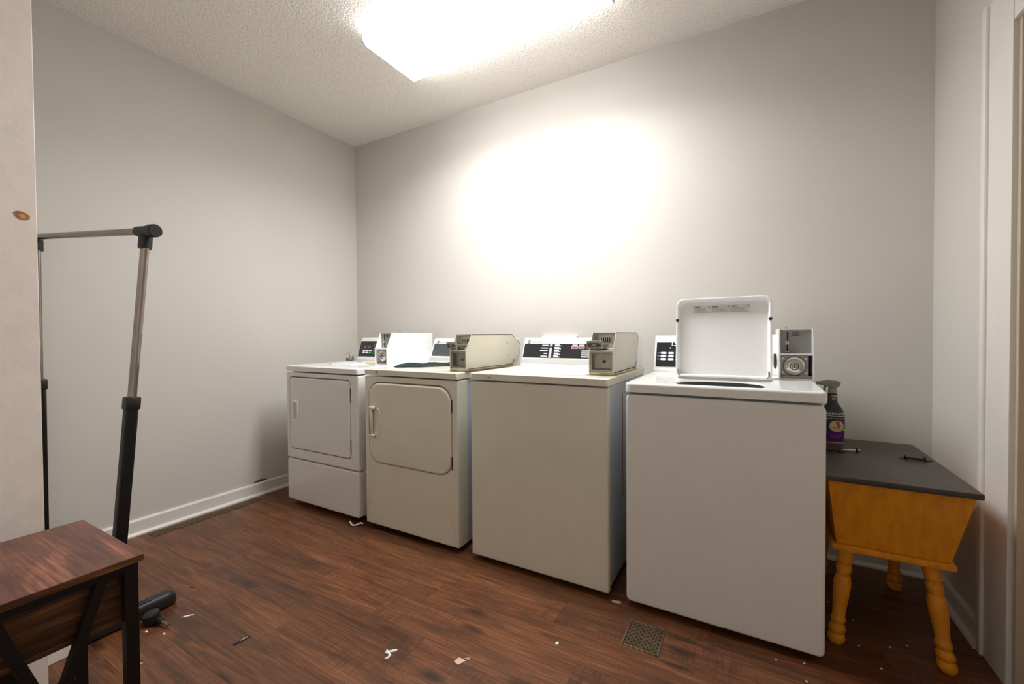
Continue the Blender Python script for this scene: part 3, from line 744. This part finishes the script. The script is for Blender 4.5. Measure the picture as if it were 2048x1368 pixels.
# trigger head: nozzle points left
bm = B(); lathe(bm, [(.0165, .224), (.0165, .240), (.014, .243)], Matrix.Translation((bx, by, TZ)), 20); obj('collar', bm, 'spray_gray', t)
bm = B()
hp = [(bx-.052, TZ+.262), (bx-.050, TZ+.274), (bx-.020, TZ+.283), (bx+.020, TZ+.279), (bx+.030, TZ+.270), (bx+.026, TZ+.258), (bx+.014, TZ+.248), (bx+.012, TZ+.240), (bx-.012, TZ+.240), (bx-.018, TZ+.255), (bx-.040, TZ+.257)]
b = bmesh.new(); n = len(hp); lo = [b.verts.new((p[0], by-.013, p[1])) for p in hp]; hi = [b.verts.new((p[0], by+.013, p[1])) for p in hp]
for i in range(n): b.faces.new((lo[i], lo[(i+1) % n], hi[(i+1) % n], hi[i]))
b.faces.new(lo); b.faces.new(list(reversed(hi))); bmesh.ops.recalc_face_normals(b, faces=b.faces)
bmesh.ops.bevel(b, geom=list(b.edges), offset=.003, segments=2, profile=.5, affect='EDGES', clamp_overlap=True); merge(bm, b)
hd = obj('trigger_head', bm, 'spray_gray', t, 'grey spray trigger head')
bm = B(); tube(bm, [(bx-.026, by, TZ+.256), (bx-.030, by, TZ+.240), (bx-.028, by, TZ+.226), (bx-.034, by, TZ+.212)], [.006, .005, .0045, .004], 8); obj('trigger', bm, 'spray_gray', hd)
bm = B(); cyl(bm, (bx-.050, by, TZ+.267), (bx-.060, by, TZ+.267), .008, n=12, bev=.001); obj('nozzle', bm, 'spray_gray', hd)

# ------------------------------------------------------------------ things on the dryers
zt = .9262
t = thing('folded_cloth', 'crumpled dark teal-black cloth lying on the almond dryer', 'cloth', (1.25, -.6, zt))
def cloth_mesh():
    bm = B(); nx, ny = 40, 16; P = []
    A = Vector((1.185, -.735)); ux = Vector((1.455, -.50))-A; Lx = ux.length; ux.normalize(); uy = Vector((-ux.y, ux.x))
    rnd = random.Random(3); ph = [rnd.uniform(0, 6) for _ in range(6)]
    for layer in (0, 1):
        g = []
        for i in range(nx+1):
            r_ = []
            for j in range(ny+1):
                a, b_ = i/nx, j/ny
                wob = .010*math.sin(9*a+ph[0])+.006*math.sin(21*a+ph[1]); wob2 = .012*math.sin(7*b_+ph[2])
                p = A+ux*(a*Lx+wob2)+uy*((b_-.1)*.115*(1+.15*math.sin(5*a))+wob)
                e = min(1, min(a, 1-a)*9)*min(1, min(b_, 1-b_)*6)
                fold = .5+.5*math.sin(26*b_+4*math.sin(6*a+ph[3])+ph[4]); fold2 = .5+.5*math.sin(17*a+5*b_+ph[5])
                z = zt+.0006 + (layer*(.004+e*(.008+.012*fold*(.6+.4*fold2))))
                r_.append(bm.verts.new((p.x, p.y, z)))
            g.append(r_)
        P.append(g)
    for L, g in enumerate(P):
        for i in range(nx):
            for j in range(ny): bm.faces.new((g[i][j], g[i+1][j], g[i+1][j+1], g[i][j+1]))
    for (idx) in range(nx):
        for j in (0, ny): bm.faces.new((P[0][idx][j], P[0][idx+1][j], P[1][idx+1][j], P[1][idx][j]))
    for j in range(ny):
        for i in (0, nx): bm.faces.new((P[0][i][j], P[0][i][j+1], P[1][i][j+1], P[1][i][j]))
    return bm
bpy.data.objects.remove(t); o = obj('folded_cloth', cloth_mesh(), 'cloth'); tag(o, 'crumpled dark teal-black cloth lying on the almond dryer', 'cloth')
z1_ = .9241
t = thing('pencil_dish', 'small grey dish holding short pencils on the corner dryer', 'dish', (.352, -.375, z1_))
bm = B(); lathe(bm, [(.018, 0), (.028, .006), (.031, .018), (.027, .026), (.024, .024), (.025, .016), (.018, .007)], Matrix.Translation((.352, -.375, z1_)), 20); obj('bowl', bm, 'dish', t)
for nm, lab, p0, p1, m_ in (('pencil', 'short orange pencil leaning in the grey dish', (.360, -.372, z1_+.012), (.340, -.380, z1_+.072), 'pencil_orange'), ('pencil', 'thin pale pencil leaning left in the grey dish', (.350, -.382, z1_+.012), (.327, -.392, z1_+.055), 'tan_tag'), ('pencil', 'dark stub of pencil leaning right in the grey dish', (.362, -.368, z1_+.012), (.373, -.360, z1_+.045), 'ink')):
    p = thing(nm, lab, 'pencil', p0, 'pencils in the grey dish'); d = (Vector(p1)-Vector(p0))
    bm = B(); cyl(bm, Vector(p0), Vector(p0)+d*.85, .0035, n=6); obj('shaft', bm, m_, p)
    bm = B(); cyl(bm, Vector(p0)+d*.85, Vector(p1), .0035, .0008, n=6); obj('tip', bm, 'ink', p)
def sheet(name, label, cat, pts, z, m_, th=.0008, wave=0, group=None):
    bm = B(); n = len(pts); c_ = (sum(p[0] for p in pts)/n, sum(p[1] for p in pts)/n)
    b = bmesh.new()
    rings = []
    for dz in (0, th):
        rings.append([b.verts.new((p[0], p[1], z+dz+wave*(i % 2)*(dz > 0))) for i, p in enumerate(pts)])
    for i in range(n): b.faces.new((rings[0][i], rings[0][(i+1) % n], rings[1][(i+1) % n], rings[1][i]))
    b.faces.new(list(reversed(rings[0])))
    cv = b.verts.new((c_[0], c_[1], z+th+wave*1.5))
    for i in range(n): b.faces.new((rings[1][i], rings[1][(i+1) % n], cv))
    merge(bm, b); o = obj(name, bm, m_); tag(o, label, cat, group); return o
sheet('plastic_bag', 'flat crinkled clear-white plastic bag on the corner dryer', 'bag', [(.40, -.58), (.43, -.64), (.52, -.66), (.60, -.60), (.63, -.52), (.60, -.45), (.52, -.43), (.45, -.47)], z1_, 'plastic_film', .004, .006)
sheet('sticky_note', 'bright yellow note beside the plastic bag on the corner dryer', 'note', [(.62, -.47), (.69, -.50), (.75, -.44), (.70, -.38), (.64, -.40)], z1_+.0002, 'yellow_note', .001, .002)
sheet('paper_slip', 'small pale yellow slip nearest the pencil dish on the corner dryer', 'paper', [(.50, -.40), (.56, -.42), (.58, -.37), (.53, -.35)], z1_+.0002, 'yellow_note', .0008)
sheet('paper_sheet', 'white paper sheet in front of the notes on the corner dryer', 'paper', [(.66, -.66), (.78, -.72), (.82, -.60), (.70, -.55)], z1_+.0002, 'paper', .0006, .001)
# wall supply box showing above the third machine's console
t = thing('supply_box', 'white plastic wall box just showing above the plain washer console', 'wall box', (1.935, -.02, 0.88))
bm = B(); L = lambda i, y_: xz(rrect(1.81+i, 2.06-i, .88+i, 1.108-i, .006), y_)
loft(bm, [L(0, -.0005), L(0, -.022), L(.004, -.025), L(.02, -.025), L(.022, -.006)]); obj('box_frame', bm, 'trim', t)
for u in (1.87, 2.0): bm = B(); cyl(bm, (u, -.007, .95), (u, -.05, .95), .012, n=12); cyl(bm, (u, -.045, .95), (u, -.045, .91), .011, n=12); obj('valve', bm, 'steel_dull', t)

# ------------------------------------------------------------------ floor registers
def register(name, label, x0, x1, y0, y1, nx, ny, diag=False):
    t = thing(name, label, 'floor vent', ((x0+x1)/2, (y0+y1)/2, 0))
    bm = B(); e = .006; z = .0035
    box(bm, x0, x1, y0, y0+e, .0003, z, .001); box(bm, x0, x1, y1-e, y1, .0003, z, .001); box(bm, x0, x0+e, y0+e, y1-e, .0003, z, .001); box(bm, x1-e, x1, y0+e, y1-e, .0003, z, .001)
    obj('frame', bm, 'vent_metal', t)
    bm = B(); box(bm, x0+e, x1-e, y0+e, y1-e, .0002, .0008); obj('duct_opening', bm, 'gap_dark', t)
    bm = B(); ax, ay, bx_, by_ = x0+e, y0+e, x1-e, y1-e
    for i in range(1, nx):
        x = ax+(bx_-ax)*i/nx; box(bm, x-.0013, x+.0013, ay, by_, .0009, .0030)
    for j in range(1, ny):
        y_ = ay+(by_-ay)*j/ny; box(bm, ax, bx_, y_-.0013, y_+.0013, .0009, .0028)
    for i in range(nx):
        for j in range(ny):
            if (i+j) % 2: continue
            cx_ = ax+(bx_-ax)*(i+.5)/nx; cy_ = ay+(by_-ay)*(j+.5)/ny; rx = (bx_-ax)/nx*.36; ry = (by_-ay)/ny*.36
            b = bmesh.new(); vs_ = [b.verts.new(p) for p in ((cx_-rx, cy_, .0027), (cx_, cy_-ry, .0027), (cx_+rx, cy_, .0027), (cx_, cy_+ry, .0027))]; b.faces.new(vs_); merge(bm, b)
    g = obj('grille', bm, 'vent_metal', t); g['kind'] = 'stuff'; return t
register('floor_register', 'square brown lattice floor vent in front of the open-lid washer', 2.625, 2.755, -1.088, -.941, 12, 12)
register('floor_register', 'long narrow lattice floor vent beside the left baseboard', .058, .122, -1.53, -.92, 5, 46)

# ------------------------------------------------------------------ garment rack
t = thing('garment_rack', 'leaning chrome and black garment rack against the left wall', 'clothes rack', (.5, -1.93, 0))
nb, nt = Vector((.925, -1.955, .05)), Vector((.915, -1.826, 1.522)); fb, ft = Vector((.065, -1.945, .05)), Vector((.06, -1.938, 1.585))
for b0, b1 in ((nb, nt), (fb, ft)):
    d = (b1-b0); j = b0+d*.545
    bm = B(); bar(bm, b0, j, .040, .040, (0, 1, 0), .008); obj('lower_post', bm, 'black_metal', t, 'black lower post')
    bm = B(); bar(bm, j-d*.012, j+d*.022, .047, .047, (0, 1, 0), .006); obj('collar', bm, 'black_plastic', t)
    bm = B(); s = Vector((.0095, 0, 0))
    tube(bm, [j+s, b1+s], .0115, 14); tube(bm, [j-s, b1-s], .0115, 14); obj('upper_post', bm, 'chrome', t, 'twin chrome upper tube')
    bm = B(); lathe(bm, [(.0215, 0), (.0225, .006), (.0225, .05)], frame_from(b1-d.normalized()*.05, b1)[0], 18); obj('elbow', bm, 'black_plastic', t)
a = ft+Vector((-.02, 0, .018)); e_ = nt+Vector((.06, .002, .015)); bd_ = (e_-a).normalized()
bm = B(); tube(bm, [a, e_], .0145, 16); obj('hanging_bar', bm, 'chrome', t, 'dull chrome hanging bar')
bm = B(); tube(bm, [e_-bd_*.10, e_-bd_*.02], .0205, 18); tube(bm, [e_-bd_*.02, e_-bd_*.016, e_+bd_*.014, e_+bd_*.018], [.0205, .0255, .0255, .022], 20); obj('end_cap', bm, 'black_plastic', t, 'black round bar end cap')
for px_, lo_ in ((nb.x-.01, 0), (fb.x, 0)):
    yA, yB_ = (-1.750, -2.055) if px_ > .5 else (-1.75, -2.10)
    bm = B(); b = bmesh.new()
    n = 24; loops = []
    for k in range(n+1):
        q = .5-.5*math.cos(math.pi*k/n); yy = yA+(yB_-yA)*q; d_ = min(q, 1-q)*abs(yB_-yA); e = math.sqrt(max(0.0, 1-(1-min(1, d_/.035))**2))*.97+.03; w_ = .030*e; hh = .058*(.35+.65*e)
        sg = lambda v: math.copysign(abs(v)**.65, v)
        loops.append([(px_+w_*sg(math.cos(a_)), yy, .002+hh/2*(1+sg(math.sin(a_)))) for a_ in [2*math.pi*i/24 for i in range(24)]])
    loft(b, loops); merge(bm, b); ft_ = obj('foot', bm, 'rubber', t, 'black moulded foot')
    bm = B()
    for k in range(5): box(bm, px_-.012, px_+.020, -1.845-.009*k, -1.842-.009*k, .052, .0605)
    obj('foot_rib', bm, 'black_plastic', ft_)
    bm = B(); lathe(bm, [(.028, .05), (.026, .075), (.024, .09)], Matrix.Translation((px_, nb.y if px_ > .5 else fb.y, 0)), 18); obj('socket', bm, 'black_plastic', ft_)
bm = B(); bar(bm, (nb.x-.03, -1.99, .03), (fb.x+.03, -1.99, .03), .02, .02); obj('lower_rail', bm, 'black_metal', t)
# broken-off caster
t = thing('caster_wheel', 'broken-off black caster with shiny stem lying beside the rack foot', 'caster', (1.005, -1.858, 0))
cM = Matrix.Translation((1.0, -1.86, .001)) @ Matrix.Rotation(math.radians(10), 4, 'X')
bm = B(); b = bmesh.new(); lathe(b, [(.020, .006), (.027, .010), (.028, .034), (.026, .042), (.020, .044)], None, 24); merge(bm, b, cM); obj('hood', bm, 'black_plastic', t)
bm = B(); b = bmesh.new(); lathe(b, [(.018, .0), (.025, .002), (.025, .008), (.02, .0085)], None, 20); merge(bm, b, Matrix.Translation((0, 0, .0045)) @ cM); obj('wheel', bm, 'rubber', t)
bm = B(); cyl(bm, (1.015, -1.856, .018), (1.046, -1.850, .016), .010, n=12, bev=.002); obj('stem_socket', bm, 'black_plastic', t)
bm = B(); cyl(bm, (1.045, -1.850, .016), (1.085, -1.842, .011), .0052, n=12, bev=.001); obj('stem', bm, 'chrome', t, 'shiny threaded stem')

# ------------------------------------------------------------------ small rustic side table, lower left
NX0, NX1, NY0, NY1, NZ = 1.380, 1.770, -2.455, -2.152, .60
t = thing('side_table', 'rustic brown side table with black metal frame in the lower left corner', 'side table', (1.575, -2.30, 0))
obj('top', box(B(), NX0, NX1, NY0, NY1, NZ-.015, NZ, .0015), 'table_wood', t, 'reddish brown wood grain top')
obj('edge_band', box(B(), NX1, NX1+.0012, NY0, NY1, NZ-.015, NZ-.001), 'table_panel_wood', t, 'dark streaky edge band')
for lx in (NX0+.022, NX1-.028):
    for ly in (NY0+.022, NY1-.018):
        obj('leg', box(B(), lx-.0125, lx+.0125, ly-.0125, ly+.0125, 0, NZ-.0155, .001), 'black_metal', t)
fx = NX1-.028; yc = (NY0+NY1)/2+.001
for sx_ in (fx, NX0+.022):
    bm = B(); bar(bm, (sx_, NY0+.035, NZ-.027), (sx_, NY1-.031, NZ-.027), .022, .022); obj('rail', bm, 'black_metal', t)
    for s in (-1, 1):
        bm = B(); bar(bm, (sx_+.003, yc+s*.086, NZ-.018), (sx_+.003, yc+s*.010, .335), .019, .019, (1, 0, 0)); obj('brace', bm, 'black_metal', t)
    bm = B(); prism(bm, [(yc-.032, .372), (yc+.034, .372), (yc+.034, .352), (yc+.018, .344), (yc+.018, .06), (yc-.016, .06), (yc-.016, .344), (yc-.032, .352)], 0, sx_-.008, sx_+.0135); obj('gusset', bm, 'black_metal', t)
    bm = B(); bar(bm, (sx_, NY0+.035, .05), (sx_, NY1-.031, .05), .022, .022); obj('rail', bm, 'black_metal', t)
obj('side_panel', box(B(), fx-.030, fx-.016, NY0+.010, NY1-.016, .452, NZ-.016, .001), 'table_panel_wood', t, 'dark streaky wood side panel')
obj('side_panel', box(B(), NX0+.040, NX0+.054, NY0+.010, NY1-.016, .452, NZ-.016, .001), 'table_panel_wood', t)
obj('shelf', box(B(), NX0+.036, fx-.014, NY0+.010, NY1-.016, .438, .4515, .001), 'table_panel_wood', t)
# low pale board that shows under the table
o = obj('low_board', box(B(), .80, .955, -2.165, -2.07, 0, .24, .003), 'pillar'); tag(o, 'low pale block on the floor behind the side table', 'block')

# ------------------------------------------------------------------ litter on the floor
t = thing('name_tag', 'thin navy blue strip with white print lying on the floor', 'tag', (1.406, -1.745, 0))
f = Face((1.4035, -1.772, .001), (.07, .998, 0), (-.998, .07, 0))
bm = B(); f.slab(bm, 0, .056, -.0055, .0055, 0, .002, bev=.0005); obj('strip', bm, 'pen_blue', t)
bm = f.text('SINGLE', .037, .0022, .0042, .0022, depth=.0003); obj('lettering', bm, 'label_white', t)
bm = f.text('WASHROOM', .037, -.0022, .0046, .0022, depth=.0003); obj('lettering', bm, 'label_white', t)
def blob(name, label, cat, c_, r, m_, th=.0015, seed=1, n=10, sq=1.0, ang=0, group=None):
    rnd = random.Random(seed); pts = []
    for i in range(n):
        a = 2*math.pi*i/n; rr = r*rnd.uniform(.6, 1.1); u, v = rr*math.cos(a), rr*math.sin(a)*sq
        pts.append((c_[0]+u*math.cos(ang)-v*math.sin(ang), c_[1]+u*math.sin(ang)+v*math.cos(ang)))
    return sheet(name, label, cat, pts, .0002, m_, th, th*.4, group)
t = thing('plastic_scrap', 'forked white plastic scrap lying on the floor', 'scrap', (1.926, -1.534, 0))
bm = B()
tube(bm, [(1.912, -1.524, .003), (1.924, -1.526, .003), (1.938, -1.512, .003), (1.944, -1.505, .003)], [.003, .004, .005, .003], 8)
tube(bm, [(1.915, -1.534, .003), (1.928, -1.530, .003), (1.940, -1.534, .003), (1.942, -1.548, .003), (1.936, -1.556, .003)], [.003, .0045, .0045, .004, .0025], 8); obj('fork', bm, 'paper', t)
o = sheet('tear_tag', 'tan square paper tag with a loop on the floor', 'tag', [(2.150, -1.448), (2.172, -1.452), (2.182, -1.430), (2.176, -1.424), (2.154, -1.424)], .0003, 'tan_tag', .0012)
lo = B(); tube(lo, [Vector(p)-Vector((0, 0, 0)) for p in ((2.172, -1.4245, .002), (2.188, -1.410, .003), (2.192, -1.416, .003), (2.181, -1.432, .002))], .0011, 6); obj('loop', lo, 'paper', o)
blob('paper_dot', 'round white paper dot on the floor near the square vent', 'scrap', (2.424, -1.198), .009, 'paper', seed=3, sq=.9)
blob('paper_scrap', 'torn pinkish scrap in the gap beside the open-lid washer', 'scrap', (2.548, -.862), .020, 'tan_tag', .004, 5, 10, .35, .3)
blob('paper_scrap', 'clear curled scrap on the floor right of the caster', 'scrap', (1.070, -1.775), .024, 'plastic_film', .001, 6, 9, .22, .9)
blob('paper_scrap', 'tiny white chip on the floor in front of the caster', 'scrap', (1.040, -1.895), .007, 'paper', .002, 7, 7, .8)
blob('paper_scrap', 'small pale chip on the floor between caster and side table', 'scrap', (1.112, -1.868), .008, 'tan_tag', .0015, 8, 7, .7)
blob('wood_chip', 'tiny dark sliver on the bare floor ahead of the rack foot', 'scrap', (.866, -1.667), .010, 'ink', .0015, 9, 6, .3, .8)
blob('paper_scrap', 'thin white sliver on the floor under the side table', 'scrap', (1.215, -1.975), .010, 'paper', .001, 10, 6, .15, .9)
SPECKS = [(3.313, -0.436), (3.38, -0.526), (3.369, -0.69), (3.462, -0.646), (3.411, -0.785), (3.189, -0.968), (3.109, -0.908), (3.191, -0.882), (3.517, -0.608), (3.292, -0.613)]
for i, (x, y_) in enumerate(SPECKS):
    blob('lint_speck', 'tiny white lint speck on the dark floor around the yellow table', 'speck', (x, y_), .0035, 'paper', .002, 30+i, 6, .8, group='lint specks on the floor')
# white hose loop at the foot of the corner dryer
bm = B(); tube(bm, [(.955, -.885, .006), (.962, -.895, .016), (.975, -.905, .020), (.986, -.905, .010), (.990, -.900, .004), (1.004, -.898, .004), (1.022, -.892, .010), (1.035, -.880, .018), (1.046, -.872, .012)], .0045, 8)
o = obj('cord', bm, 'label_white'); tag(o, 'short curled white cord at the foot of the corner dryer', 'cord')
